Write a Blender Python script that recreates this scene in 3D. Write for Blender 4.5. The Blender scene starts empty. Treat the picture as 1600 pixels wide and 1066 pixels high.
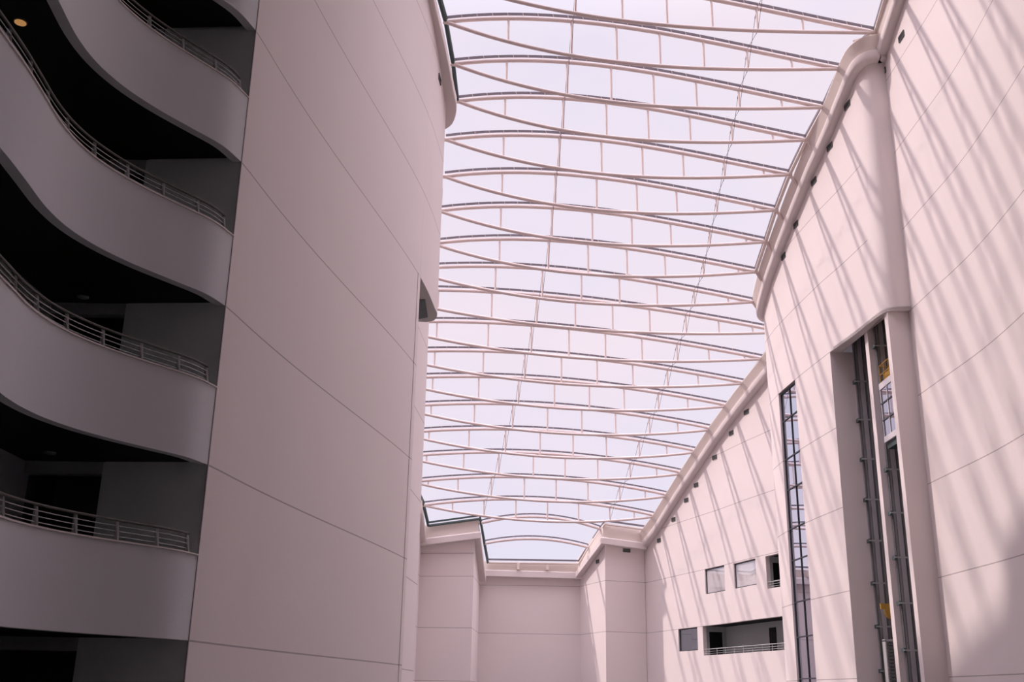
import bpy, math, random
from mathutils import Vector, Matrix
random.seed(4)
C = bpy.context.scene.collection

# ------------------------------------------------------------------ camera
F_PX, PITCH, ROLL = 1651.7, 0.3243, 0.018
cam_d = bpy.data.cameras.new('camera'); cam = bpy.data.objects.new('camera', cam_d); C.objects.link(cam)
cam_d.sensor_width = 36.0; cam_d.lens = F_PX * 36.0 / 1600.0
cam_d.clip_start = 0.1; cam_d.clip_end = 600
_F = Vector((0, math.cos(PITCH), math.sin(PITCH))); _U = Vector((0, -math.sin(PITCH), math.cos(PITCH))); _X = Vector((1, 0, 0))
X_ = _X * math.cos(ROLL) + _U * math.sin(ROLL); U_ = _U * math.cos(ROLL) - _X * math.sin(ROLL)
cam.matrix_world = Matrix(((X_.x, U_.x, -_F.x, 0), (X_.y, U_.y, -_F.y, 0), (X_.z, U_.z, -_F.z, 0), (0, 0, 0, 1)))
bpy.context.scene.camera = cam

# ------------------------------------------------------------------ world, sun, exposure
w = bpy.data.worlds.new('sky'); bpy.context.scene.world = w; w.use_nodes = True
nt = w.node_tree; nt.nodes.clear()
tc = nt.nodes.new('ShaderNodeTexCoord'); mp = nt.nodes.new('ShaderNodeMapping'); mp.inputs['Scale'].default_value = (1.6, 1.6, 3.0)
nz = nt.nodes.new('ShaderNodeTexNoise'); nz.inputs['Scale'].default_value = 1.7; nz.inputs['Detail'].default_value = 4
cr = nt.nodes.new('ShaderNodeValToRGB')
cr.color_ramp.elements[0].position = 0.36; cr.color_ramp.elements[0].color = (0.83, 0.79, 0.93, 1)
cr.color_ramp.elements[1].position = 0.64; cr.color_ramp.elements[1].color = (0.94, 0.82, 0.90, 1)
bg = nt.nodes.new('ShaderNodeBackground'); bg.inputs['Strength'].default_value = 1.0
wo = nt.nodes.new('ShaderNodeOutputWorld')
nt.links.new(tc.outputs['Generated'], mp.inputs['Vector']); nt.links.new(mp.outputs[0], nz.inputs['Vector'])
nt.links.new(nz.outputs['Fac'], cr.inputs[0]); sx = nt.nodes.new('ShaderNodeSeparateXYZ'); nt.links.new(tc.outputs['Generated'], sx.inputs[0])
mr = nt.nodes.new('ShaderNodeMapRange'); mr.interpolation_type = 'SMOOTHSTEP'      # hazy sky, several times brighter overhead than low down
mr.inputs['From Min'].default_value = 0.56; mr.inputs['From Max'].default_value = 0.95; mr.inputs['To Min'].default_value = 1.0; mr.inputs['To Max'].default_value = 5.6
nt.links.new(sx.outputs['Z'], mr.inputs['Value']); nt.links.new(mr.outputs[0], bg.inputs['Strength'])
nt.links.new(cr.outputs[0], bg.inputs['Color']); nt.links.new(bg.outputs[0], wo.inputs['Surface'])

SUN_DIR = Vector((1.0, -0.395, -1.117))
sd = bpy.data.lights.new('sun', 'SUN'); sd.energy = 2.75; sd.angle = math.radians(2.0); sd.color = (1.0, 0.86, 0.80)
sun = bpy.data.objects.new('sun', sd); C.objects.link(sun)
sun.rotation_euler = SUN_DIR.to_track_quat('-Z', 'Y').to_euler(); sun.location = (-40, 60, 70)
vs = bpy.context.scene.view_settings
vs.view_transform = 'Standard'; vs.look = 'None'; vs.gamma = 1.0; vs.use_curve_mapping = False
vs.exposure = 0.0

# ------------------------------------------------------------------ materials
def mat(name, col, rough=0.8, metal=0.0, mottle=0.0, joints=False, grain=0.0, emit=None, extra_joint=None):
    m = bpy.data.materials.new(name); m.use_nodes = True; n = m.node_tree.nodes; l = m.node_tree.links
    b = n['Principled BSDF']; b.inputs['Roughness'].default_value = rough; b.inputs['Metallic'].default_value = metal
    b.inputs['Specular IOR Level'].default_value = 0.2
    geo = n.new('ShaderNodeNewGeometry')
    no = n.new('ShaderNodeTexNoise'); no.inputs['Scale'].default_value = 0.35; no.inputs['Detail'].default_value = 6
    l.new(geo.outputs['Position'], no.inputs['Vector'])
    mx = n.new('ShaderNodeMix'); mx.data_type = 'RGBA'
    mx.inputs['A'].default_value = (*[c * (1 - mottle) for c in col], 1); mx.inputs['B'].default_value = (*[min(1, c * (1 + mottle)) for c in col], 1)
    l.new(no.outputs['Fac'], mx.inputs['Factor']); out = mx.outputs['Result']
    if joints:
        sp = n.new('ShaderNodeSeparateXYZ'); l.new(geo.outputs['Position'], sp.inputs[0])
        def mth(op, a, bb=None):
            q = n.new('ShaderNodeMath'); q.operation = op
            for i, v in enumerate((a, bb)):
                if v is None: continue
                if isinstance(v, (int, float)): q.inputs[i].default_value = v
                else: l.new(v, q.inputs[i])
            return q.outputs[0]
        t = mth('MULTIPLY', mth('SUBTRACT', sp.outputs['Z'], 1.057), 0.25)
        d = mth('ABSOLUTE', mth('SUBTRACT', mth('FRACT', mth('ADD', t, 0.5)), 0.5))
        line = mth('LESS_THAN', d, 0.0052)
        m2 = n.new('ShaderNodeMix'); m2.data_type = 'RGBA'; l.new(mth('MULTIPLY', line, 0.62), m2.inputs['Factor'])
        l.new(out, m2.inputs['A']); m2.inputs['B'].default_value = (col[0] * .28, col[1] * .26, col[2] * .27, 1); out = m2.outputs['Result']
    l.new(out, b.inputs['Base Color'])
    if grain:
        n2 = n.new('ShaderNodeTexNoise'); n2.inputs['Scale'].default_value = 14; n2.inputs['Detail'].default_value = 3
        l.new(geo.outputs['Position'], n2.inputs['Vector'])
        bp = n.new('ShaderNodeBump'); bp.inputs['Strength'].default_value = grain; bp.inputs['Distance'].default_value = 0.01
        l.new(n2.outputs['Fac'], bp.inputs['Height']); l.new(bp.outputs[0], b.inputs['Normal'])
    if emit:
        b.inputs['Emission Color'].default_value = (*emit[:3], 1); b.inputs['Emission Strength'].default_value = emit[3]
    return m

def glass_roof(name):
    m = bpy.data.materials.new(name); m.use_nodes = True; n = m.node_tree.nodes; l = m.node_tree.links; n.clear()
    o = n.new('ShaderNodeOutputMaterial'); t = n.new('ShaderNodeBsdfTransparent'); t.inputs[0].default_value = (0.975, 0.97, 0.985, 1)
    g = n.new('ShaderNodeBsdfGlossy'); g.inputs['Roughness'].default_value = 0.05
    lw = n.new('ShaderNodeFresnel'); lw.inputs['IOR'].default_value = 1.06
    mx = n.new('ShaderNodeMixShader'); l.new(lw.outputs[0], mx.inputs[0]); l.new(t.outputs[0], mx.inputs[1]); l.new(g.outputs[0], mx.inputs[2]); l.new(mx.outputs[0], o.inputs[0])
    return m

def glass_mirror(name, col, fac, dif=(0.05, 0.06, 0.065)):
    m = bpy.data.materials.new(name); m.use_nodes = True; n = m.node_tree.nodes; l = m.node_tree.links; n.clear()
    o = n.new('ShaderNodeOutputMaterial'); d = n.new('ShaderNodeBsdfDiffuse'); d.inputs[0].default_value = (*dif, 1)
    g = n.new('ShaderNodeBsdfGlossy'); g.inputs['Color'].default_value = (*col, 1); g.inputs['Roughness'].default_value = 0.02
    mx = n.new('ShaderNodeMixShader'); mx.inputs[0].default_value = fac
    l.new(d.outputs[0], mx.inputs[1]); l.new(g.outputs[0], mx.inputs[2]); l.new(mx.outputs[0], o.inputs[0])
    return m

M = dict(
    wall=mat('painted_render', (0.77, 0.69, 0.675), 0.9, mottle=0.03, joints=True, grain=0.25),
    plain=mat('painted_plaster', (0.77, 0.69, 0.675), 0.9, mottle=0.03, grain=0.2),
    band=mat('painted_parapet', (0.72, 0.725, 0.74), 0.9, mottle=0.04, grain=0.2),
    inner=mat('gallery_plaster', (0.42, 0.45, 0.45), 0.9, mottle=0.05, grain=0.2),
    endw=mat('grey_green_plaster', (0.86, 0.92, 0.90), 0.9, mottle=0.03, grain=0.2),
    cream=mat('cream_metal', (0.80, 0.71, 0.66), 0.5, mottle=0.02),
    steel=mat('painted_steel', (0.78, 0.66, 0.63), 0.45, mottle=0.02),
    dark=mat('dark_gasket', (0.22, 0.20, 0.23), 0.5),
    gutter=mat('dark_gutter', (0.08, 0.11, 0.11), 0.5),
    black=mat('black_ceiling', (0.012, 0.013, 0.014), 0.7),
    rail=mat('grey_rail', (0.42, 0.43, 0.43), 0.45, 0.3),
    handrail=mat('dark_handrail', (0.15, 0.14, 0.13), 0.5),
    shaft=mat('shaft_steel', (0.46, 0.45, 0.46), 0.6, mottle=0.1),
    shaftd=mat('shaft_dark', (0.15, 0.15, 0.155), 0.6),
    white=mat('white_frame', (0.62, 0.58, 0.60), 0.5),
    yellow=mat('yellow_metal', (0.45, 0.26, 0.05), 0.6),
    vent=mat('vent_grille', (0.12, 0.12, 0.12), 0.6),
    floor=mat('stone_floor', (0.13, 0.125, 0.12), 0.5, mottle=0.1),
    gfloor=mat('gallery_floor', (0.66, 0.74, 0.72), 0.7),
    lampon=mat('lamp_on', (0.8, 0.6, 0.4), 0.5, emit=(1.0, 0.48, 0.15, 0.36)),
    lampoff=mat('lamp_off', (0.35, 0.35, 0.36), 0.5),
    cable=mat('dark_cable', (0.16, 0.12, 0.13), 0.4, 0.4),
    frame=mat('window_frame', (0.06, 0.065, 0.075), 0.5),
    roofglass=glass_roof('roof_glass'),
    mirror=glass_mirror('reflective_glass', (0.74, 0.76, 0.85), 0.88),
    pale=glass_mirror('pale_glass', (0.8, 0.78, 0.82), 0.35, (0.66, 0.64, 0.65)),
    cabglass=glass_mirror('cabin_glass', (0.60, 0.60, 0.68), 0.8),
    dimglass=glass_mirror('tinted_glass', (0.55, 0.62, 0.70), 0.6),
)

# ------------------------------------------------------------------ helpers
def link(name, verts, faces, m, parent=None, smooth=None):
    me = bpy.data.meshes.new(name); me.from_pydata([tuple(v) for v in verts], [], faces); me.validate(); me.update()
    if m is not None: me.materials.append(m)
    o = bpy.data.objects.new(name, me); C.objects.link(o)
    if parent: o.parent = parent
    if smooth is not None:
        me.polygons.foreach_set('use_smooth', [True] * len(me.polygons))
        try: me.set_sharp_from_angle(angle=math.radians(smooth))
        except Exception: pass
    return o
def structure(o, label=None):
    o['kind'] = 'structure'
    if label: o['label'] = label
    return o
def tag(o, label, cat, group=None):
    o['label'] = label; o['category'] = cat
    if group: o['group'] = group
    return o
def empty(name, loc):
    o = bpy.data.objects.new(name, None); o.empty_display_size = 0.3; C.objects.link(o); o.location = loc
    return o
class MB:
    """collects shapes in coordinates relative to an origin"""
    def __init__(s, org=(0, 0, 0)): s.v = []; s.f = []; s.o = Vector(org)
    def add(s, vs, fs):
        k = len(s.v); s.v += [Vector(v) - s.o for v in vs]; s.f += [[i + k for i in f] for f in fs]
    def box(s, x0, x1, y0, y1, z0, z1):
        s.add([(x, y, z) for z in (z0, z1) for y in (y0, y1) for x in (x0, x1)],
              [[0, 2, 3, 1], [4, 5, 7, 6], [0, 1, 5, 4], [2, 6, 7, 3], [0, 4, 6, 2], [1, 3, 7, 5]])
    def tube(s, pts, r, seg=10, cap=True):
        pts = [Vector(p) for p in pts]; rings = []
        up = Vector((0, 0, 1))
        for i, p in enumerate(pts):
            t = (pts[min(i + 1, len(pts) - 1)] - pts[max(i - 1, 0)]).normalized()
            u = up if abs(t.z) < 0.95 else Vector((0, 1, 0))
            a = t.cross(u).normalized(); b = a.cross(t).normalized()
            rings.append([p + a * math.cos(2 * math.pi * j / seg) * r + b * math.sin(2 * math.pi * j / seg) * r for j in range(seg)])
        vs = [q for rg in rings for q in rg]; fs = []
        for i in range(len(pts) - 1):
            for j in range(seg):
                a = i * seg + j; b = i * seg + (j + 1) % seg
                fs.append([a, b, b + seg, a + seg])
        if cap: fs.append(list(range(seg))[::-1]); fs.append([len(vs) - seg + j for j in range(seg)])
        s.add(vs, fs)
    def sweep(s, pts, prof, nrm, closed=True, cap=True):
        """pts: 3D path; nrm: plan unit normals (inward); prof: list of (offset along normal, dz)"""
        n = len(prof); vs = []; fs = []
        for p, q in zip(pts, nrm):
            for a, h in prof: vs.append((p[0] + q[0] * a, p[1] + q[1] * a, p[2] + h))
        for i in range(len(pts) - 1):
            for j in range(n if closed else n - 1):
                a = i * n + j; b = i * n + (j + 1) % n
                fs.append([a, b, b + n, a + n])
        if cap and closed: fs.append(list(range(n))[::-1]); fs.append([len(vs) - n + j for j in range(n)])
        s.add(vs, fs)
    def link(s, name, m, parent=None, smooth=None):
        return link(name, s.v, s.f, m, parent, smooth)

def spline(pts, n=6):
    """Catmull-Rom through plan points"""
    P = [Vector(p) for p in pts]; P = [P[0] * 2 - P[1]] + P + [P[-1] * 2 - P[-2]]; out = []
    for i in range(1, len(P) - 2):
        for k in range(n):
            t = k / n; a, b, c, d = P[i - 1:i + 3]
            out.append(0.5 * ((2 * b) + (c - a) * t + (2 * a - 5 * b + 4 * c - d) * t * t + (3 * b - a - 3 * c + d) * t ** 3))
    out.append(P[-2]); return [tuple(v) for v in out]
def normals(path, side):
    """plan normals of an open path; side=+1 turns left of the travel direction"""
    out = []
    for i in range(len(path)):
        a = Vector(path[max(i - 1, 0)][:2]); b = Vector(path[i][:2]); c = Vector(path[min(i + 1, len(path) - 1)][:2])
        n1 = (b - a); n2 = (c - b)
        if n1.length < 1e-6: n1 = n2
        if n2.length < 1e-6: n2 = n1
        n1.normalize(); n2.normalize(); t = (n1 + n2)
        t = t.normalized() if t.length > 1e-6 else n2
        nn = Vector((-t.y, t.x)) * side
        k = max(0.45, nn.dot(Vector((-n1.y, n1.x)) * side))
        out.append((nn.x / k, nn.y / k))
    return out

Z0 = 1.057                     # height of the lowest joint above the eye; joints every 4 m
FLOOR = -1.6
def bump(y): return .75 * math.exp(-((y - 77) / 6.5) ** 2)
def roofz(x, y): return 47.8296 + .055604 * x - .415224 * y + bump(y)

def wall(name, path, side, zb, zt, m=None, holes=(), th=0.45, label=None, smooth=35, plain=None, pm='plain'):
    """path of plan points; visible side = side; zt = number or function; holes = (i0, i1, z0, z1)"""
    m = m or M['wall']; nr = normals(path, side); N = len(path)
    top = [zt(*p[:2]) if callable(zt) else zt for p in path]
    br = sorted({zb} | {z for h in holes for z in h[2:4]})
    br = [z for z in br if z < min(top) - 0.05]
    nr_rows = len(br)
    def filled(i, j):
        if i < 0 or i >= N - 1 or j < 0 or j >= nr_rows: return None
        z0 = br[j]
        for a, b, h0, h1 in holes:
            if a <= i < b and h0 - 1e-4 <= z0 < h1 - 1e-4: return False
        return True
    mb = MB(); L = nr_rows + 1
    vs = []
    for i in range(N):
        for j in range(L):
            z = br[j] if j < nr_rows else top[i]
            vs.append((path[i][0], path[i][1], z)); vs.append((path[i][0] - nr[i][0] * th, path[i][1] - nr[i][1] * th, z))
    def V(i, j, b): return (i * L + j) * 2 + b
    fs = []
    for i in range(N - 1):
        for j in range(nr_rows):
            if not filled(i, j): continue
            fs.append([V(i, j, 0), V(i + 1, j, 0), V(i + 1, j + 1, 0), V(i, j + 1, 0)][::(1 if side < 0 else -1)])
            fs.append([V(i, j, 1), V(i + 1, j, 1), V(i + 1, j + 1, 1), V(i, j + 1, 1)][::(-1 if side < 0 else 1)])
            if filled(i - 1, j) is not True: fs.append([V(i, j, 0), V(i, j + 1, 0), V(i, j + 1, 1), V(i, j, 1)])
            if filled(i + 1, j) is not True: fs.append([V(i + 1, j, 0), V(i + 1, j, 1), V(i + 1, j + 1, 1), V(i + 1, j + 1, 0)])
            if filled(i, j - 1) is not True: fs.append([V(i, j, 0), V(i, j, 1), V(i + 1, j, 1), V(i + 1, j, 0)])
            if filled(i, j + 1) is not True: fs.append([V(i, j + 1, 0), V(i + 1, j + 1, 0), V(i + 1, j + 1, 1), V(i, j + 1, 1)])
    used = sorted({k for f in fs for k in f}); mp_ = {k: q for q, k in enumerate(used)}
    o = link(name, [vs[k] for k in used], [[mp_[k] for k in f] for f in fs], m, smooth=smooth)
    if plain:
        o.data.materials.append(M[pm])
        for p in o.data.polygons:
            if plain(p.center): p.material_index = 1
    return structure(o, label)

def slab(name, poly, z0, z1, m, label=None):
    n = len(poly); vs = [(x, y, z0) for x, y in poly] + [(x, y, z1) for x, y in poly]
    fs = [list(range(n))[::-1], list(range(n, 2 * n))] + [[i, (i + 1) % n, n + (i + 1) % n, n + i] for i in range(n)]
    return structure(link(name, vs, fs, m), label)

# ------------------------------------------------------------------ plan of the walls
LEFT = [(a, 24.62 + 17.68 * i / 28) for i in range(29) for a in [sum(c * (17.68 * i / 28) ** e for e, c in enumerate([-7.10007716, 0.11524049, 0.00721567, -0.00014579, -3.98e-06]))]]
LEFT_UP = spline([(-4.0, 42.3), (-3.78, 44.2), (-3.62, 46.2), (-3.56, 47.0), (-3.74, 47.7), (-4.1, 47.98), (-4.5, 47.95)], 4)
LREAR = [(-6.5, 47.5), (-4.6, 48.8), (-4.38, 52.4), (-4.65, 55.2), (-5.1, 58.0), (-6.9, 59.6), (-9.9, 60.6), (-9.4, 67), (-8.7, 75), (-8.0, 81), (-7.15, 83.2), (-7.1, 86.95)]
BACKL = [(-7.6, 87.0), (-2.75, 86.2), (-2.4, 93.1)]
BACK = [(-2.9, 93.1), (6.8, 92.9)]
BACKR = [(6.2, 93.0), (7.93, 87.65), (11.3, 88.7)]
FAR0 = spline([(11.25, 88.9), (12.0, 86.8), (13.42, 82.0), (14.22, 79.34)], 4)
RNEAR = spline([(18.2, 45.95), (18.22, 43), (18.25, 39.5), (18.1, 36.5), (17.75, 33), (17.4, 30), (16.8, 26), (15.5, 20), (14, 12), (13, 0), (13, -12)], 4)
NOSE = spline([(16.35, 51.6), (16.6, 49.9), (16.78, 48.4), (16.92, 47.0), (17.03, 46.0), (17.2, 45.48), (17.55, 45.22), (18.25, 45.15)], 4)
MID = spline([(17.2, 62.9), (16.3, 62.75), (15.9, 62.55), (15.72, 62.1), (15.67, 61.0), (15.67, 59.62)], 3)

# ------------------------------------------------------------------ left block
wall('wall_left', [(-9.6, 24.66), (-7.12, 24.64)] + LEFT[1:], -1, FLOOR, roofz, plain=lambda c: c.x < -7.11, pm='endw', label='curved white rendered wall rising beside the dark galleries')
wall('wall_left_upper', LEFT_UP + [(-6.4, 47.95)], -1, 17.06, roofz, label='rounded upper end of the curved left wall, overhanging its foot')
wall('wall_left_return', [(-3.99, 42.3), (-6.5, 42.6), (-6.5, 47.6)], -1, FLOOR, 17.06, label='return wall under the rounded overhang')
so = MB()
outl = [(-6.5, 42.3)] + LEFT_UP + [(-6.5, 47.95)]
hole = [(-4.32, 44.9), (-3.98, 44.9), (-4.02, 47.25), (-4.42, 47.5), (-6.3, 47.5), (-6.3, 44.9)]
rec = MB()
n_ = len(outl); so.add([(x, y, 17.02) for x, y in outl] + [(x, y, 17.05) for x, y in outl], [list(range(n_)), list(range(n_, 2 * n_))[::-1]])
structure(so.link('ceiling_overhang', mat('soffit_grey', (0.5, 0.48, 0.47), 0.9)), 'grey soffit under the rounded overhang of the left wall')
n_ = len(hole); rec.add([(x, y, 16.99) for x, y in hole] + [(x, y, 17.012) for x, y in hole], [list(range(n_)), list(range(n_, 2 * n_))[::-1]] + [[i, (i + 1) % n_, n_ + (i + 1) % n_, n_ + i] for i in range(n_)])
structure(rec.link('ceiling_overhang_recess_shade', M['gutter']), 'dark sheet in place of a shaded recess in the left overhang soffit')  # flat dark sheet, its colour stands in for shade inside a soffit recess
wall('wall_left_rear', LREAR, -1, FLOOR, roofz, label='narrow white wall beyond the rounded left corner', smooth=20)
wall('wall_back_left', BACKL, -1, FLOOR, roofz, label='white wall panel left of the back recess', smooth=20)
ZB = lambda x, y: 9.72 - .012 * x
wall('wall_back', BACK, -1, FLOOR, ZB, label='recessed white wall at the far end')
wall('wall_back_right', BACKR, -1, FLOOR, roofz, label='white wall panel right of the back recess', smooth=20)
structure(link('trim_joint_back', [(-7.6, 86.96, 10.86), (-2.77, 86.17, 10.86), (-2.77, 86.17, 10.92), (-7.6, 86.96, 10.92),
    (-7.6, 87.02, 10.86), (-2.77, 86.23, 10.86), (-2.77, 86.23, 10.92), (-7.6, 87.02, 10.92)],
    [[0, 1, 2, 3], [7, 6, 5, 4], [0, 4, 5, 1], [3, 2, 6, 7], [0, 3, 7, 4], [1, 5, 6, 2]], mat('joint_shadow_gap', (0.45, 0.38, 0.39), 0.9)))

# ------------------------------------------------------------------ right block with loggias and windows
def lerp(a, b, t): return (a[0] + (b[0] - a[0]) * t, a[1] + (b[1] - a[1]) * t)
seg = [(13.05, 83.23), (13.97, 80.17), (14.22, 79.34), (14.42, 78.7), (15.23, 76.0), (15.28, 75.8), (15.64, 74.34), (16.28, 71.8), (16.45, 71.2), (16.82, 69.92), (17.25, 68.4), (17.36, 68.0), (18.9, 63.0)]
FAR = [(11.25, 88.9), (11.75, 87.7), (12.15, 86.4)] + [(12.6, 84.8)] + seg
iF = {p: i for i, p in enumerate(FAR)}
K1, K2 = Z0 + 4, Z0 + 8
holes = [(iF[(14.42, 78.7)], iF[(15.28, 75.8)], 7.28, K2), (iF[(15.64, 74.34)], iF[(16.45, 71.2)], 7.28, K2 - .08),
         (iF[(16.82, 69.92)], iF[(17.36, 68.0)], 6.88, K2 - .1),
         (iF[(13.05, 83.23)], iF[(13.97, 80.17)], 3.42, K1), (iF[(14.22, 79.34)], iF[(17.36, 68.0)], 3.02, K1),
         (iF[(14.22, 79.34)], iF[(17.36, 68.0)], -1.0, Z0)]
wall('wall_right_rear', FAR, -1, FLOOR, roofz, holes=holes, label='sunlit rear right wall with square windows and a loggia', smooth=20, th=0.3)

MIDW = MID[:-1] + [(15.67, 59.62), (15.76, 58.1), (15.865, 56.65)] + spline([(15.865, 56.65), (16.05, 54.5), (16.35, 51.6)], 4)[1:]
iw = MIDW.index((15.67, 59.62))
wall('wall_right_middle', MIDW + [(17.5, 51.62)], -1, FLOOR, 17.06, plain=lambda c: c.x > 16.4, holes=[(iw, iw + 2, FLOOR, 17.02)], label='white wall beside the lift shafts, with a tall glass strip')
wall('wall_right_drum', MIDW + NOSE[1:], -1, 17.06, roofz, plain=lambda c: c.y < 46.4, label='rounded white drum hanging over the lift shafts')
wall('wall_right', [(18.9, 45.95)] + RNEAR, -1, FLOOR, roofz, label='tall sunlit white wall at the right, striped by truss shadows', smooth=50)
dn = [(16.35, 51.62)] + NOSE[1:] + [(18.3, 45.9), (17.22, 45.9), (17.18, 48.5), (16.95, 51.62)]
dz = [(17.24, 45.95), (17.2, 48.5), (16.97, 51.6)]
structure(link('wall_shaft_lintel', [(x, y, z) for z in (17.05, 19.45) for x, y in dz] + [(x - .06, y, z) for z in (17.05, 19.45) for x, y in dz],
    [[0, 1, 4, 3], [1, 2, 5, 4], [6, 9, 10, 7], [7, 10, 11, 8]], M['shaftd']), 'dark inner face above the lift shafts')
slab('ceiling_drum', [(x, y) for x, y in dn], 17.05, 17.2, M['plain'], 'white soffit of the rounded drum over the lift shafts')

# filler masses so that light cannot leak behind the walls
structure((lambda mb: (mb.box(18.6, 19.2, 45.9, 63.4, FLOOR, 19.6), mb)[1])(MB()).link('wall_shaft_back', M['shaftd']), 'dark wall at the back of the lift shafts')

# ------------------------------------------------------------------ tall window strip
def pane_strip(name, a, b, zs, ymid, label, glassm, depth=0.16, cat=None):
    """framed glazing between plan points a and b; zs = transom heights"""
    A = Vector(a); B = Vector(b); t = (B - A).normalized(); nrm = Vector((t.y * -1, t.x)); nrm = nrm if nrm.x > 0 else -nrm
    def P(u, z, off): q = A + (B - A) * u + nrm * off; return (q.x, q.y, z)
    L = (B - A).length; z0, z1 = zs[0], zs[-1]
    root = MB(); root.add([P(0, z0, depth), P(1, z0, depth), P(1, z1, depth), P(0, z1, depth), P(0, z0, depth + .03), P(1, z0, depth + .03), P(1, z1, depth + .03), P(0, z1, depth + .03)],
             [[0, 1, 2, 3], [7, 6, 5, 4], [0, 4, 5, 1], [3, 2, 6, 7], [0, 3, 7, 4], [1, 5, 6, 2]])
    g = structure(root.link(name, glassm), label)
    fr = MB(); hw = 0.026
    def bar(u0, u1, za, zb_): fr.add([P(u0, za, depth - .05), P(u1, za, depth - .05), P(u1, zb_, depth - .05), P(u0, zb_, depth - .05), P(u0, za, depth - .001), P(u1, za, depth - .001), P(u1, zb_, depth - .001), P(u0, zb_, depth - .001)],
             [[0, 1, 2, 3], [7, 6, 5, 4], [0, 4, 5, 1], [3, 2, 6, 7], [0, 3, 7, 4], [1, 5, 6, 2]])
    e = hw / L
    bar(0, 2 * e, z0, z1); bar(1 - 2 * e, 1, z0, z1); bar(0, 1, z0, z0 + .07); bar(0, 1, z1 - .07, z1)
    fr.link('frame', M['frame'], g)
    if ymid:
        mm = MB(); fr = mm; bar(ymid - e, ymid + e, z0, z1); mm.link('mullion', M['frame'], g)
        for z in zs[1:-1]:
            mm = MB(); fr = mm; bar(0, 1, z - .03, z + .03); mm.link('transom', M['frame'], g)
    return g
pane_strip('window_1', (15.67, 59.62), (15.865, 56.65), [FLOOR, -.9, 1.15, 3.3, 5.15, 7.4, 9.15, 11.35, 13.12, 15.35, 17.02], 0.52, 'tall narrow strip of reflective glass panes beside the lift shafts', M['mirror'])
pane_strip('window_2', (14.42, 78.7), (15.28, 75.8), [7.28, K2], None, 'square pale reflecting window, left of the upper pair', M['pale'], 0.14)
pane_strip('window_3', (15.64, 74.34), (16.45, 71.2), [7.28, K2 - .08], None, 'square pale reflecting window nearer the small loggia', M['pale'], 0.14)
pane_strip('window_4', (13.05, 83.23), (13.97, 80.17), [3.42, K1], None, 'dark square window left of the long loggia', M['dimglass'], 0.14)

# ------------------------------------------------------------------ loggias behind the far wall
def loggia(a, b, z0, z1, tag_, door_back=None, depth=1.9):
    A = Vector(a); B = Vector(b); t = (B - A).normalized(); nrm = Vector((-t.y, t.x)); nrm = nrm if nrm.x > 0 else -nrm
    def P(s, off, z): q = A + t * s + nrm * off; return (q.x, q.y, z)
    L = (B - A).length; zf = z0 - .95
    def quadbox(mb, s0, s1, o0, o1, za, zb_):
        mb.add([P(s, o, z) for z in (za, zb_) for o in (o0, o1) for s in (s0, s1)], [[0, 2, 3, 1], [4, 5, 7, 6], [0, 1, 5, 4], [2, 6, 7, 3], [0, 4, 6, 2], [1, 3, 7, 5]])
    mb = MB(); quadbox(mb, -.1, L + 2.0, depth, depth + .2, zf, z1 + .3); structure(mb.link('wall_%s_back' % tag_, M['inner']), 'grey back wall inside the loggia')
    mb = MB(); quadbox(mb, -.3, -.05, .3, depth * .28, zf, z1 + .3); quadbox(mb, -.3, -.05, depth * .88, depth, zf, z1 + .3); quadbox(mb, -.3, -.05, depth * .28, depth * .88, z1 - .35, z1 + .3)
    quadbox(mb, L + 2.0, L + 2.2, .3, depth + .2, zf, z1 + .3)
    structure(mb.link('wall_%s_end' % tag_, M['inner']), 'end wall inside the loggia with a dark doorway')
    mb = MB(); quadbox(mb, -.3, -.29, .3, depth, zf, z1); quadbox(mb, -.75, -.55, .3, depth, zf, z1 + .3); structure(mb.link('door_%s_end' % tag_, M['black']))
    mb = MB(); quadbox(mb, -.7, L + 2.2, .3, depth + .2, z1 + .02, z1 + .3); structure(mb.link('ceiling_%s' % tag_, M['black']), 'dark ceiling of the loggia')
    mb = MB(); quadbox(mb, -.7, L + 2.2, .3, depth + .2, zf - .2, zf); structure(mb.link('floor_%s' % tag_, M['floor']))
    for (s0, s1) in door_back or []:
        mb = MB(); quadbox(mb, s0, s1, depth - .04, depth + .01, zf, z1 - .38); d = structure(mb.link('door_%s_back' % tag_, M['black']), 'dark door in the back wall of the loggia')
    return P, L
def loggia_rail(P, L, z0, npost, label, hr=.42):
    p0 = P(L / 2, .08, z0); root = empty('loggia_railing', p0); tag(root, label, 'railing')
    mb = MB(p0); mb.tube([P(.0, .1, z0 + hr), P(L, .1, z0 + hr)], .035, 8); mb.link('handrail', M['rail'], root)
    for h in (.12, .26):
        mb = MB(p0); mb.tube([P(.0, .1, z0 + h), P(L, .1, z0 + h)], .015, 6); mb.link('rail', M['rail'], root)
    for i in range(npost):
        s = L * (i + .5) / npost; mb = MB(p0); a = Vector(P(s, .1, z0 - .04)); b = Vector(P(s, .1, z0 + hr)); mb.tube([a, b], .025, 6); mb.link('post', M['rail'], root)
P, L = loggia((14.22, 79.34), (17.36, 68.0), 3.02, K1, 'loggia', [(6.3, 7.2)])
loggia_rail(P, L, 3.02, 9, 'grey rail across the long loggia opening in the rear right wall')
P, L = loggia((16.82, 69.92), (17.36, 68.0), 6.88, K2 - .1, 'small_loggia', [], 1.9)
loggia_rail(P, L, 6.88, 2, 'grey rail across the small upper loggia opening beside the glass strip')
P, L = loggia((14.22, 79.34), (17.36, 68.0), -1.0, Z0, 'lower_loggia', [])

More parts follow.
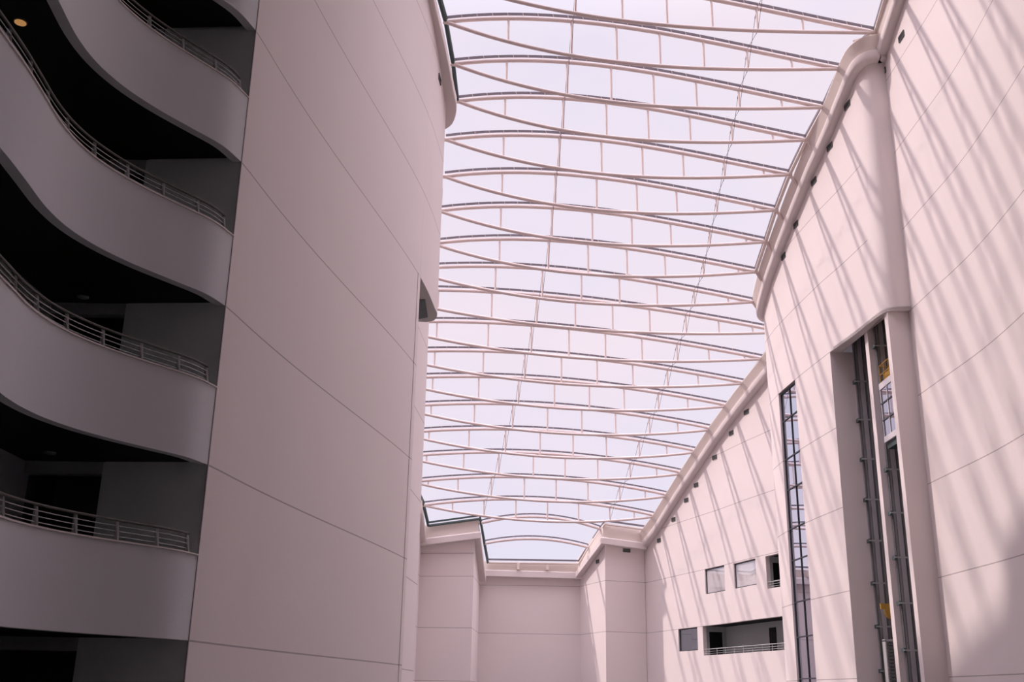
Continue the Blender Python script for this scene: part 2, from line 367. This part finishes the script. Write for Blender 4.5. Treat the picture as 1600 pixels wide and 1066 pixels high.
# ------------------------------------------------------------------ lift shafts
slab('ceiling_shaft', [(17.0, 46.2), (19, 45.4), (19, 52.2), (16.9, 52.2)], 19.4, 19.7, M['shaftd'])
mb = MB(); mb.box(17.2, 18.7, 48.3, 48.75, FLOOR, 19.4); structure(mb.link('wall_shaft_fin', M['plain']), 'narrow white fin between the two lift shafts')
mb = MB(); mb.box(17.21, 18.9, 45.5, 45.93, FLOOR, 17.04); structure(mb.link('wall_shaft_pier', M['plain']), 'white pier closing the near lift shaft')
for nm, Y, zA, lab in (('far', 51.58, 17.0, 'far'), ('near', 48.26, 17.0, 'near')):
    mb = MB(); mb.box(17.5 if nm == 'far' else 17.46, 18.6, Y - .05, Y + .04, FLOOR, 19.4); structure(mb.link('wall_shaft_lining_' + nm, M['shaft']), 'grey steel lining of the %s lift shaft' % lab)
    x0 = 17.5 if nm == 'far' else 17.46
    # guide rails
    for k, (dx, wd, dp, mm) in enumerate(((.05, .05, .12, 'shaftd'), (.32, .22, .10, 'shaft'), (.48, .03, .2, 'shaftd'), (.70, .16, .16, 'shaft'), (.84, .03, .2, 'shaftd'))):
        r = MB((x0 + dx, Y - dp, FLOOR)); r.box(x0 + dx - wd / 2, x0 + dx + wd / 2, Y - .05 - dp, Y - .05, FLOOR, 19.3)
        o = r.link('guide_rail', M[mm]); o.location = (x0 + dx, Y - dp, FLOOR)
        tag(o, ['thin dark conduit', 'broad grey guide rail', 'thin dark cable run', 'narrow grey guide rail', 'thin dark edge cable run'][k] + ' running up the %s lift shaft, %s from the facade' % (lab, ['first', 'second', 'third', 'fourth', 'fifth'][k]), 'guide rail', 'lift guide rails')
    words = ['first', 'second', 'third', 'fourth', 'fifth', 'sixth', 'seventh', 'eighth', 'ninth']
    zz = 15.4 if nm == 'far' else 16.2; i = 0
    while zz > -.9:
        if not (nm == 'near' and 11.2 < zz < 15.3):
            r = empty('rail_bracket', (x0 - .06, Y - .3, zz)); tag(r, 'grey bracket bar across the rails of the %s lift shaft, %s from the top' % (lab, words[i % 9]), 'bracket', 'rail brackets')
            q = MB((x0 - .06, Y - .3, zz)); q.box(x0 - .14, 18.4, Y - .41, Y - .365, zz - .035, zz + .035); q.link('bar', M['rail'], r)
            q = MB((x0 - .06, Y - .3, zz)); q.box(x0 - .14, x0 + .0, Y - .36, Y - .05, zz - .09, zz + .09); q.link('mount', M['gutter'], r); i += 1
        zz -= 2.0
# lift car
ce = (17.8, 47.1, 11.5); car = empty('lift_car', ce); tag(car, 'glass lift car with white frames and a yellow roof rail in the near shaft', 'elevator')
q = MB(ce); q.box(17.38, 18.35, 46.0, 47.95, 11.45, 11.72); q.link('floor_frame', M['white'], car)
q = MB(ce); q.box(17.38, 18.35, 46.0, 47.95, 13.98, 14.28); q.link('roof_frame', M['white'], car)
q = MB(ce); q.box(17.42, 18.3, 46.05, 47.92, 11.72, 13.98); q.link('glass_cabin', M['cabglass'], car)
for y in (46.08, 47.05, 47.9):
    q = MB(ce); q.box(17.39, 17.42, y - .03, y + .03, 11.72, 13.98); q.link('mullion', M['white'], car)
for z in (12.5, 13.3):
    q = MB(ce); q.box(17.385, 17.42, 46.05, 47.92, z - .03, z + .03); q.link('crossbar', M['frame'], car)
q = MB(ce)
for z in (14.7, 15.15): q.tube([(17.46, 46.05, z), (17.46, 47.9, z)], .025, 6)
for y in (46.05, 46.7, 47.3, 47.9): q.tube([(17.46, y, 14.28), (17.46, y, 15.15)], .02, 6)
q.tube([(17.46, 47.9, 15.15), (18.3, 47.9, 15.15)], .025, 6)
q.link('roof_rail', M['yellow'], car)
q = MB(ce); q.box(17.6, 18.2, 46.4, 47.8, 14.28, 14.75); q.link('machine_box', M['yellow'], car)
q = MB(ce); q.box(17.5, 18.3, 46.2, 47.9, 11.15, 11.45); q.link('underframe', M['gutter'], car)
# yellow pulley and counterweight in the far shaft
ce = (17.8, 50.6, 3.9); pu = empty('pulley_block', ce); tag(pu, 'yellow pulley block hanging low in the far lift shaft', 'pulley')
q = MB(ce); q.box(17.42, 18.3, 50.55, 50.7, 4.15, 4.4); q.link('beam', M['yellow'], pu)
q = MB(ce); q.tube([(17.95, 50.5, 4.02), (17.95, 50.75, 4.02)], .34, 18); q.link('wheel', M['yellow'], pu)
q = MB(ce); q.tube([(17.95, 50.45, 4.02), (17.95, 50.8, 4.02)], .12, 12); q.link('hub', M['shaft'], pu)
q = MB(ce)
for x in (17.8, 18.1): q.tube([(x, 50.62, 4.3), (x, 50.62, 19.42)], .015, 6)
q.link('hoist_rope', M['shaftd'], pu)
ce = (17.85, 50.7, 1.0); cw = empty('counterweight', ce); tag(cw, 'dark slatted counterweight stack below the yellow pulley', 'counterweight')
q = MB(ce); q.box(17.48, 17.54, 50.6, 51.0, -1.4, 2.75); q.box(18.3, 18.36, 50.6, 51.0, -1.4, 2.75); q.box(17.48, 18.36, 50.6, 51.0, 2.7, 2.8); q.link('frame', M['shaft'], cw)
q = MB(ce)
for i in range(26): q.box(17.54, 18.3, 50.62, 50.98, -1.35 + i * .155, -1.35 + i * .155 + .12)
q.link('weights', M['shaftd'], cw)

# ------------------------------------------------------------------ galleries at the left
GC = spline([(-7.12, 24.62), (-7.4, 23.75), (-7.98, 22.85), (-8.55, 21.95), (-8.98, 21.05), (-9.24, 20.1), (-9.3, 19.1), (-9.2, 17.9), (-9.12, 16.6), (-9.1, 14.0), (-9.1, 8.0), (-9.1, -3.0), (-9.1, -12)], 4)
GN = normals(GC, 1)     # travelling towards the camera, left side is... fixed below
if GN[0][0] < 0: GN = [(-a, -b) for a, b in GN]
ordn = {4: 'top', 3: 'uppermost full', 2: 'second', 1: 'third', 0: 'lowest'}
BX = -11.45
for k in range(-1, 9):
    z = Z0 + 4 * k
    pts = [(p[0], p[1], z) for p in GC]
    mb = MB(); mb.sweep(pts, [(0, 0), (0, 1.88), (-.18, 1.88), (-.18, .95), (-.24, .95), (-.24, 0)], GN)
    structure(mb.link('wall_gallery_%d' % (k + 2), M['band'], smooth=35), 'wavy white parapet band of the gallery')
    mb = MB(); mb.sweep(pts, [(.035, 1.88), (.035, 1.915), (-.21, 1.915), (-.21, 1.88)], GN)
    structure(mb.link('trim_parapet_%d' % (k + 2), M['plain'], smooth=35), 'pale capping along the gallery parapet')
    inner_edge = [(p[0] - n[0] * .24, p[1] - n[1] * .24) for p, n in zip(GC, GN)]
    poly = [(-9.55, 24.62)] + inner_edge[1:] + [(BX, -12), (BX, 26.5), (-9.55, 26.5)]
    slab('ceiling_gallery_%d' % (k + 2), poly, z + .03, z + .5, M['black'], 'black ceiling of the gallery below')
    slab('floor_gallery_%d' % (k + 2), poly, z + .5, z + .9, M['gfloor'])
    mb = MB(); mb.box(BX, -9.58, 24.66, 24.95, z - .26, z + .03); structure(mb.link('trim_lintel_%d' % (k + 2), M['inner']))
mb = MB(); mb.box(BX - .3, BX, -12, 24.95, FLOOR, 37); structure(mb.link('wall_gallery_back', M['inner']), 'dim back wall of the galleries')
mb = MB(); mb.box(BX - .3, BX, 24.95, 26.8, FLOOR, 37); mb.box(BX, -9.3, 26.5, 26.8, FLOOR, 37); mb.box(-9.62, -9.3, 24.9, 26.5, FLOOR, 37); structure(mb.link('wall_gallery_passage', M['shaftd']), 'dark passage opening off the galleries')
mb = MB(); mb.box(-7.13, -7.11, 24.60, 24.655, FLOOR, 37); structure(mb.link('trim_gallery_joint', mat('corner_joint', (0.42, 0.37, 0.38), 0.9)))

def arclen(path):
    s = [0]
    for a, b in zip(path[:-1], path[1:]): s.append(s[-1] + (Vector(b[:2]) - Vector(a[:2])).length)
    return s
SL = arclen(GC)
def gpt(s, off):
    for i in range(len(SL) - 1):
        if SL[i] <= s <= SL[i + 1]:
            t = (s - SL[i]) / (SL[i + 1] - SL[i]); p = lerp(GC[i], GC[i + 1], t); n = lerp(GN[i], GN[i + 1], t)
            return (p[0] + n[0] * off, p[1] + n[1] * off)
labels = {3: 'grey metal rail on the wavy parapet, topmost of the four galleries', 2: 'grey metal rail on the wavy parapet just below the lit orange lamp',
          1: 'grey metal rail on the wavy parapet, second from the bottom', 0: 'grey metal rail on the lowest wavy parapet'}
for k in (3, 2, 1, 0):
    zt = Z0 + 4 * k + 1.9; base = (gpt(4, -.1)[0], gpt(4, -.1)[1], zt); root = empty('gallery_railing', base)
    tag(root, labels[k], 'railing', 'gallery railings')
    smax = 12.5; N = 60; path = [gpt(.28 + (smax - .28) * i / N, -.12) for i in range(N + 1)]
    mb = MB(base); mb.tube([(x, y, zt + .45) for x, y in path], .029, 8); mb.link('handrail', M['handrail'], root, smooth=60)
    for h in (.11, .22, .33):
        mb = MB(base); mb.tube([(x, y, zt + h) for x, y in path], .010, 6); mb.link('rail', M['rail'], root, smooth=60)
    s = .3
    while s < smax:
        x, y = gpt(s, -.12); mb = MB(base)
        a = gpt(s, -.05); mb.add([(a[0] - .012, a[1] - .012, zt), (a[0] + .012, a[1] + .012, zt), (x - .05, y - .04, zt), (x - .02, y - .01, zt), (x - .02, y - .015, zt + .43), (x + .004, y + .01, zt + .43), (x - .06, y - .04, zt + .43), (x - .04, y - .015, zt + .43)],
            [[0, 1, 3, 2], [4, 6, 7, 5], [0, 4, 5, 1], [2, 3, 7, 6], [0, 2, 6, 4], [1, 5, 7, 3]])
        mb.link('post', M['rail'], root); s += 1.04
def lamp(x, y, k, on, label):
    z = Z0 + 4 * k + .03; r = empty('ceiling_lamp', (x, y, z)); tag(r, label, 'lamp')
    mb = MB((x, y, z)); mb.tube([(x, y, z + .01), (x, y, z - .03)], .14, 20); mb.link('rim', M['lampoff'] if not on else M['handrail'], r)
    mb = MB((x, y, z)); mb.tube([(x, y, z - .028), (x, y, z - .042)], .115, 20); mb.link('diffuser', M['lampon' if on else 'lampoff'], r)
lamp(-10.3, 18.71, 3, True, 'round orange glowing lamp in the black gallery ceiling, top left')
lamp(-10.5, 24.2, 2, False, 'unlit round lamp in the middle gallery ceiling')
lamp(-10.47, 23.68, 1, False, 'unlit round lamp in the lower gallery ceiling')

# ------------------------------------------------------------------ enclosure around and behind the camera
slab('floor', [(-11.5, -12), (14, -12), (20, 30), (20, 95), (-11.5, 95)], FLOOR - .3, FLOOR, M['floor'])
mb = MB(); mb.box(-12, 20, -12.5, -12, FLOOR, 37); structure(mb.link('wall_front', M['shaft']))
slab('ceiling', [(-12, -12.5), (20, -12.5), (20, 30.4), (-12, 30.4)], 36.4, 37.2, M['shaft'])  # unseen opaque slab, its edge placed to keep skylight off the near walls
mb = MB(); mb.box(-12, -6.6, 28.2, 28.5, 33, 37.2); structure(mb.link('wall_left_top', M['plain']))

# ------------------------------------------------------------------ copings
def wallx_left(y):
    pth = LEFT + LEFT_UP
    for a, b in zip(pth[:-1], pth[1:]):
        if a[1] <= y <= b[1]: return a[0] + (b[0] - a[0]) * (y - a[1]) / (b[1] - a[1])
    return -7.1
ntrim = [0]
P_ROLL = [(-.02, 0), (.26, .0), (.37, .04), (.43, .13), (.43, .52), (.36, .56), (-.45, .56), (-.45, 0)]
P_FLAT = [(-.02, 0), (.50, .0), (.54, .04), (.54, .50), (.48, .56), (-.45, .56), (-.45, 0)]
def coping(path, side, label, m=None, uph=1.42, prof=P_ROLL, apron=None, zf=roofz):
    ntrim[0] += 1; nr = normals(path, side)
    pts = [(x, y, zf(x, y)) for x, y in path]
    mb = MB(); mb.sweep(pts, prof, nr)
    o = structure(mb.link('trim_%d' % ntrim[0], m or M['plain'], smooth=40), label)
    mb = MB(); mb.sweep(pts, [(.30, .56), (.30, uph), (.18, uph), (.18, .56)], nr); mb.link('upstand', M['cream'], o)
    if apron:
        mb = MB(); mb.sweep(pts, [(.30, .5), (apron, 1.22), (apron, 1.28), (.24, .56)], nr); mb.link('apron', M['cream'], o)
    return o
coping([(-7.35, 24.6)] + [(x - .28 * min(1, max(0, (46.8 - y_) / 5)), y_) for x, y_ in LEFT[1:] + LEFT_UP[1:]] + [(-6.0, 47.95)], -1, 'rounded coping along the top of the left wall', prof=P_FLAT)
coping([(-4.6, 48.3)] + LREAR[1:], -1, 'coping on top of the hidden rear left wall')
coping(BACKL[:1] + [(-2.75, 86.2), (-2.4, 92.6)], -1, 'white coping around the back left corner', uph=1.7, prof=P_FLAT)
coping([(-2.9, 93.1), (6.8, 92.9)], -1, 'white coping across the back recess', uph=1.3, prof=P_FLAT, zf=ZB)
coping([(6.2, 93.0), (7.93, 87.65), (11.3, 88.7)], -1, 'white coping around the back right corner', uph=1.7, prof=P_FLAT)
coping([(11.25, 88.9), (12.15, 86.4), (13.42, 82.0), (15.23, 76.0), (16.28, 71.8), (17.25, 68.4), (18.9, 63.0)], -1, 'straight coping descending along the rear right wall', apron=.60)
coping(MIDW + NOSE[1:-1] + [(17.9, 45.15)] , -1, 'rounded coping around the top of the right drum', apron=.60)
coping([(18.2, 45.9)] + RNEAR[2:26], -1, 'coping along the top of the right wall', apron=.45)

# ------------------------------------------------------------------ roof trusses
H = 1.3
ENDS = {2: ((-3.49, 43.54), (16.6, 46.67)), 3: ((-3.2, 45.75), (16.25, 48.86)), 4: ((-3.05, 47.83), (15.78, 50.83)),
 5: ((-3.73, 50.09), (15.38, 53.05)), 6: ((-3.88, 52.44), (15.14, 55.49)), 7: ((-4.3, 54.75), (15.03, 57.81)), 8: ((-4.75, 57.11), (14.91, 60.15)),
 9: ((-6.4, 59.03), (15.23, 62.66)), 10: ((-9.3, 60.65), (17.9, 65.49)), 11: ((-8.9, 63.4), (17.07, 68.07)), 12: ((-8.8, 66.15), (16.37, 70.71)),
 13: ((-8.6, 68.83), (15.81, 73.47)), 14: ((-8.1, 72.1), (15.2, 76.31)), 15: ((-8.1, 75.4), (14.47, 78.84)), 16: ((-8.1, 78.2), (13.7, 81.19)),
 17: ((-7.5, 81.04), (12.92, 83.69)), 18: ((-6.8, 83.71), (12.14, 86.19)), 19: ((-2.5, 86.31), (7.85, 87.84)), 20: ((-2.01, 89.1), (6.84, 90.29))}
ENDS[1] = ((-4.0, 41.31), (17.75, 44.75))
y = 41.35
for k in range(0, -6, -1):
    y -= 2.2; ENDS[k] = ((wallx_left(y) + .14, y), (17.72 - max(0, (38 - y - 3.4)) * .06, y + 3.4))
E3 = {k: tuple(Vector((x, y, roofz(x, y) + H)) for x, y in v) for k, v in ENDS.items()}
POST = {2: [-.45, 2.66, 4.91, 7.1, 9.34, 11.61, 13.93], 8: [-.84, 2.08, 4.48, 6.85, 9.2, 11.59, 13.81]}
def line_fit(a, b): return a, b
# post lines: X at y ~45 (truss 2) and at the far truss 18
P_NEAR = {1: -.45, 2: 2.66, 3: 4.91, 4: 7.10, 5: 9.34, 6: 11.61, 7: 13.93}
P_FAR = {0: -6.9, 1: -4.5, 2: -1.95, 3: .35, 4: 2.75, 5: 5.1, 6: 7.5, 7: 9.55, 8: 11.4}
words = {1: 'nearest', 2: 'second', 3: 'third', 4: 'fourth', 5: 'fifth', 6: 'sixth', 7: 'seventh', 8: 'eighth', 9: 'ninth', 10: 'tenth', 11: 'eleventh',
         12: 'twelfth', 13: 'thirteenth', 14: 'fourteenth', 15: 'fifteenth', 16: 'sixteenth', 17: 'seventeenth', 18: 'eighteenth'}
POSTX = {  # measured X of the posts per truss (interpolated between)
 2: {1: -.45, 2: 2.66, 3: 4.91, 4: 7.10, 5: 9.34, 6: 11.61, 7: 13.93},
 8: {1: -.84, 2: 2.08, 3: 4.48, 4: 6.85, 5: 9.20, 6: 11.59, 7: 13.81},
}
_POSTPX = {14: [673.6, 741.3, 801, 855.5, 909, 962, 1014.7, 1059], 18: [None, 707, 756.2, 806, 855.5, 904, 952.8, 991],
           11: [682.5, 762.8, 830.3, 889, 946, 1003, 1058, 1107.5, 1161], 16: [666.4, 724.5, 779.4, 833.2, 883, 934, 984.5, 1026]}
def ray(x, y): return _F + X_ * ((x - 800) / F_PX) + U_ * ((533 - y) / F_PX)
def proj(p): d = p.dot(_F); return 800 + F_PX * p.dot(X_) / d, 533 - F_PX * p.dot(U_) / d
for k, pxs in _POSTPX.items():           # survey of the post positions along the truss lines
    a, b = E3[k]; POSTX[k] = {}
    for j, px in enumerate(pxs):
        if px is None: continue
        lo, hi = 0.0, 1.0
        for _ in range(40):
            t = (lo + hi) / 2
            if proj(a.lerp(b, t) + Vector((0, 0, 0)))[0] < px: lo = t
            else: hi = t
        POSTX[k][j] = a.x + (b.x - a.x) * t
KS = sorted(POSTX)
def postx(k, j):
    ks = [q for q in KS if j in POSTX[q]]
    if k <= ks[0]: return POSTX[ks[0]][j] + (0.06 * (ks[0] - k) if k < ks[0] else 0)
    if k >= ks[-1]: return POSTX[ks[-1]][j]
    for a, b in zip(ks[:-1], ks[1:]):
        if a <= k <= b: return POSTX[a][j] + (POSTX[b][j] - POSTX[a][j]) * (k - a) / (b - a)
def arch(k):
    t_ = min(1, max(0, (k - 2) / 14)); rise = .88; sag = 1.10 if k < 16 else (1.0 if k == 16 else .95 if k == 17 else .84)
    au = 1.1 * (1 - t_); al = .7 * (1 - t_)
    if k == 19: return .83, 0, 0, 0
    if k == 20: return .55, 0, 0, 0
    return rise, sag, au, al
def up(k, t):
    a, b = E3[k]; r, s, au, al = arch(k); return a.lerp(b, t) + Vector((0, 0, r * 4 * t * (1 - t) * (1 + au * (.5 - t))))
def lo_(k, t):
    a, b = E3[k]; r, s, au, al = arch(k); return a.lerp(b, t) - Vector((0, 0, s * 4 * t * (1 - t) * (1 + al * (.5 - t))))
def tx(k, x): a, b = E3[k]; return (x - a.x) / (b.x - a.x)
NS = 28
clip_me = None
for k in sorted(E3):
    a, b = E3[k]; base = tuple(a.lerp(b, .5)); root = empty('roof_truss' if k < 19 else 'roof_arch', base)
    if k < 1: lab = 'pale steel lens truss crossing the glass roof before the visible ones'; grp = 'roof trusses out of view'
    elif k < 19: lab = '%s pale steel lens truss of the glass roof counting from the top of the picture' % words[k].capitalize(); grp = 'roof trusses'
    elif k == 19: lab = 'single pale steel arch at the mouth of the back recess'; grp = 'roof arches'
    else: lab = 'single pale steel arch over the middle of the back recess'; grp = 'roof arches'
    tag(root, lab, 'roof truss' if k < 19 else 'roof arch', grp)
    mb = MB(base); mb.tube([up(k, i / NS) for i in range(NS + 1)], .108, 10); mb.link('upper_chord', M['steel'], root, smooth=60)
    # glazing bar carried on small stand-offs
    mb = MB(base); pts = [up(k, i / NS) + Vector((0, 0, .20)) for i in range(NS + 1)]
    mb.sweep(pts, [(-.05, 0), (.05, 0), (.05, .10), (-.05, .10)], [(0, 1)] * len(pts)); bar_o = mb.link('glazing_bar', M['dark'], root)
    n = int((b - a).length / .75) if k > 0 else 0
    for i in range(1, n):
        if clip_me is None:
            mb = MB(); mb.tube([(.05, -.06, .09), (0, -.06, .29)], .014, 5); c0 = mb.link('clip', M['steel'], bar_o); clip_me = c0.data
        else:
            c0 = bpy.data.objects.new('clip', clip_me); C.objects.link(c0); c0.parent = bar_o
        c0.location = up(k, i / n) - Vector(base)
    if k < 19:
        mb = MB(base); mb.tube([lo_(k, i / NS) for i in range(NS + 1)], .098, 10); mb.link('lower_chord', M['steel'], root, smooth=60)
        for j in range(0, 9):
            if j == 0 and k < 9: continue
            if j == 8 and not (9 < k < 16): continue
            x = postx(k, j)
            if j == 8: x = 15.83 + (15.2 - 15.83) * (k - 10) / 5 if k > 11 else 15.7
            if j == 0 and k in (9, 10): x = POSTX[11][0] + .2
            t = tx(k, x)
            if not .03 < t < .965: continue
            mb = MB(base); mb.tube([lo_(k, t), up(k, t)], .06, 8); mb.link('post', M['steel'], root, smooth=60)
        for e, q in ((a, 1), (b, -1)):
            mb = MB(base); mb.tube([e + (b - a).normalized() * (-.12 * q), e + (b - a).normalized() * (.1 * q)], .12, 10); mb.link('end_shoe', M['steel'], root)

# bracing between neighbouring trusses, two rows
for row, j, rl in (('left', 2, 'left'), ('right', 6, 'right')):
    for k in range(0, 18):
        ta = tx(k, postx(k, j)); tb = tx(k + 1, postx(k + 1, j)); ua, la, ub, lb = up(k, ta), lo_(k, ta), up(k + 1, tb), lo_(k + 1, tb)
        base = tuple((ua + lb) / 2); r = empty('cross_bracing', base)
        tag(r, ('thin crossed rods in the %s bracing row behind the %s roof truss from the top' % (rl, words[k])) if k else 'thin crossed steel rods of the %s bracing row at the top edge' % rl, 'bracing', 'roof cross bracing')
        for p, q in ((ua.lerp(lb, .03), ua.lerp(lb, .97)), (la.lerp(ub, .03), la.lerp(ub, .97))):
            mb = MB(base); mb.tube([p, q], .012, 6); rod = mb.link('rod', M['cable'], r)
            d = (q - p); mb = MB(base); mb.tube([p + d * .10, p + d * .15], .022, 6); mb.link('turnbuckle', M['cable'], r)

# ------------------------------------------------------------------ roof edge beams, gaskets and glass
def zlift(p, h): return Vector((p[0], p[1], (10.9 if p[1] > 92 else roofz(p[0], p[1]) + H) + h))
Rend = [E3[k][1] for k in range(-5, 2)] + [Vector((16.75, 46.1, 0))] + [E3[k][1] for k in range(2, 9)]
R1 = [(p.x, p.y) for p in Rend]
edge_paths = {
 'left': ([(E3[k][0].x, E3[k][0].y) for k in range(-5, 5)] , 'dark edge gutter of the glass roof on the left wall'),
 'right': (R1, 'pale edge beam of the glass roof over the right wall and drum'),
 'right_rear': ([(15.23, 62.66), (15.6, 63.2), (17.9, 65.6)] + [(E3[k][1].x, E3[k][1].y) for k in range(11, 19)] + [(11.35, 87.95)], 'pale edge beam of the glass roof over the rear right wall'),
 'back_right': ([(11.35, 87.95), (7.9, 86.95), (6.84, 90.29), (6.1, 92.3)], 'pale edge beam stepping into the back recess'),
 'back': ([(6.1, 92.3), (-1.75, 92.5)], 'pale edge beam across the back recess'),
 'back_left': ([(-1.75, 92.5), (-2.01, 89.1), (-2.35, 85.65), (-6.55, 86.3)], 'edge beam stepping round the back left corner'),
 'left_rear': ([(-6.55, 86.3), (-6.8, 83.71), (-7.5, 81.04), (-8.1, 78.2), (-8.1, 72.1), (-8.8, 66.15), (-9.3, 60.65), (-6.6, 59.1)], 'dark edge gutter of the glass roof at the rear left'),
}
for nm, (pth, lab) in edge_paths.items():
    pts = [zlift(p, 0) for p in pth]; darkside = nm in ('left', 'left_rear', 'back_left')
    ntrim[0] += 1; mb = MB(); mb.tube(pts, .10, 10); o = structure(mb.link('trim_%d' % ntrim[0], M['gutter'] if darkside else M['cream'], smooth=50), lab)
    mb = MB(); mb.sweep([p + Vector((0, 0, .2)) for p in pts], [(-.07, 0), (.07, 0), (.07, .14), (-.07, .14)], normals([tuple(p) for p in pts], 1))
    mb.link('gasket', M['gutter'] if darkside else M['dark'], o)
for k in list(range(1, 9)) + list(range(11, 19)):   # small shoes between edge beam and coping at the right
    b = E3[k][1]; ntrim[0] += 1; mb = MB(); mb.tube([b + Vector((.05, 0, -.05)), b + Vector((.35, .1, -.55))], .09, 8)
    structure(mb.link('trim_%d' % ntrim[0], M['steel']), 'short bracket carrying the edge beam of the roof')
for x in (.9, 3.4):
    ntrim[0] += 1; mb = MB(); z = 10.9; mb.box(x - .12, x + .12, 92.3, 92.7, z - .55, z); structure(mb.link('trim_%d' % ntrim[0], M['cream']))
# glass: strips between neighbouring trusses
vs_, fs_ = [], []
def row(fn, n=24):
    k0 = len(vs_)
    for i in range(n + 1): vs_.append(fn(i / n) + Vector((0, 0, .40)))
    return k0
def strip(a, b, n=24):
    for i in range(n): fs_.append([a + i, a + i + 1, b + i + 1, b + i])
prev = row(lambda t: up(-5, t))
for k in range(-4, 19):
    cur = row(lambda t: up(k, t)); strip(prev, cur); prev = cur
def r19(t):
    l = zlift((-6.55, 86.3), 0); r = zlift((11.35, 87.95), 0); a, b = E3[19]
    x = l.x + (r.x - l.x) * t
    if x < a.x: q = (x - l.x) / (a.x - l.x); return l.lerp(a, q)
    if x > b.x: q = (x - b.x) / (r.x - b.x); return b.lerp(r, q)
    return up(19, (x - a.x) / (b.x - a.x))
cur = row(r19); strip(prev, cur)
p19 = row(lambda t: up(19, t)); p20 = row(lambda t: up(20, t)); pe = row(lambda t: zlift((-1.75, 92.5), 0).lerp(zlift((6.1, 92.3), 0), t) + Vector((0, 0, .1)))
strip(p19, p20); strip(p20, pe)
structure(link('ceiling_glass', vs_, fs_, M['roofglass'], smooth=60), 'glass skin of the long arched roof')

# ------------------------------------------------------------------ vents under the copings
def vent(x, y, z, nx, ny, label):
    n = Vector((nx, ny, 0)).normalized(); t = Vector((-n.y, n.x, 0)); c = Vector((x, y, z)); base = tuple(c)
    o = empty('wall_vent', base); tag(o, label, 'vent', 'vents under the roof edge')
    def bx(mb, u0, u1, z0, z1, d0, d1):
        mb.add([c + t * u * .85 + n * d + Vector((0, 0, zz * .85)) for zz in (z0, z1) for d in (d0, d1) for u in (u0, u1)], [[0, 2, 3, 1], [4, 5, 7, 6], [0, 1, 5, 4], [2, 6, 7, 3], [0, 4, 6, 2], [1, 3, 7, 5]])
    mb = MB(base); bx(mb, -.36, .36, -.16, .16, -.02, .012); mb.link('backing', M['gutter'], o)
    mb = MB(base); bx(mb, -.38, .38, .15, .18, -.02, .05); bx(mb, -.38, .38, -.18, -.15, -.02, .05); bx(mb, -.38, -.35, -.15, .15, -.02, .05); bx(mb, .35, .38, -.15, .15, -.02, .05); mb.link('frame', M['vent'], o)
    mb = MB(base)
    for i in range(4): bx(mb, -.35, .35, -.12 + i * .075, -.095 + i * .075, .0, .03)
    mb.link('louvres', M['vent'], o)
def hit(px, py, path):
    """where the sight line of a vent meets a wall line"""
    d = ray(px, py)
    for a, b in zip(path[:-1], path[1:]):
        e = (b[0] - a[0], b[1] - a[1]); n = (e[1], -e[0]); den = n[0] * d.x + n[1] * d.y
        if abs(den) < 1e-9: continue
        t = (n[0] * a[0] + n[1] * a[1]) / den
        if t <= 0: continue
        x, y = d.x * t, d.y * t; u = ((x - a[0]) * e[0] + (y - a[1]) * e[1]) / (e[0] ** 2 + e[1] ** 2)
        if -1e-3 <= u <= 1.001: return x, y, d.z * t, -e[1], e[0]
vl = [((1409, 57), RNEAR, 'dark vent under the coping of the right wall, topmost in the picture'),
 ((1381, 114), RNEAR, 'dark vent in the corner between the right wall and the drum'),
 ((1324, 162), MIDW + NOSE, 'dark vent under the drum coping, nearest the corner'), ((1295.5, 214), MIDW + NOSE, 'dark vent under the drum coping, second from the corner'),
 ((1270.5, 265), MIDW + NOSE, 'dark vent under the drum coping, third from the corner'), ((1242, 325), MIDW + NOSE, 'dark vent under the drum coping, fourth from the corner'),
 ((1222.5, 370), MIDW + NOSE, 'dark vent under the drum coping, fifth from the corner'), ((1206, 421.5), MIDW + NOSE, 'dark vent at the left edge of the drum, lowest of its row'),
 ((1166.5, 644), FAR, 'dark vent under the rear coping, highest of the rear row'), ((1143, 676.8), FAR, 'dark vent under the rear coping, second of the rear row'),
 ((1117, 714.8), FAR, 'dark vent under the rear coping, third of the rear row'), ((1088, 758), FAR, 'dark vent under the rear coping, fourth of the rear row'),
 ((1072.6, 781.7), FAR, 'dark vent under the rear coping, fifth of the rear row'), ((1052.6, 811.8), FAR, 'dark vent under the rear coping, sixth of the rear row'),
 ((1030, 844.7), FAR, 'dark vent under the rear coping, lowest of the rear row'), ((979, 860.5), BACKR[1:], 'dark vent on the shaded panel right of the back recess'),
 ((934, 877.7), BACKR[:2], 'dark vent on the lit return of the back recess'), ((686.5, 124), LEFT + LEFT_UP, 'dark vent seen edge-on under the left wall coping')]
for (px, py), pth, lab in vl:
    h = hit(px, py, pth)
    if not h: print('NO HIT', lab); continue
    x, y, z, a, b = h; n = Vector((a, b)).normalized()
    if n.x * x + n.y * y > 0: n = -n
    if z > roofz(x, y) - .2: print('VENT HIGH', lab, round(z - roofz(x, y), 2)); z = roofz(x, y) - .3
    vent(x, y, z, n.x, n.y, lab)
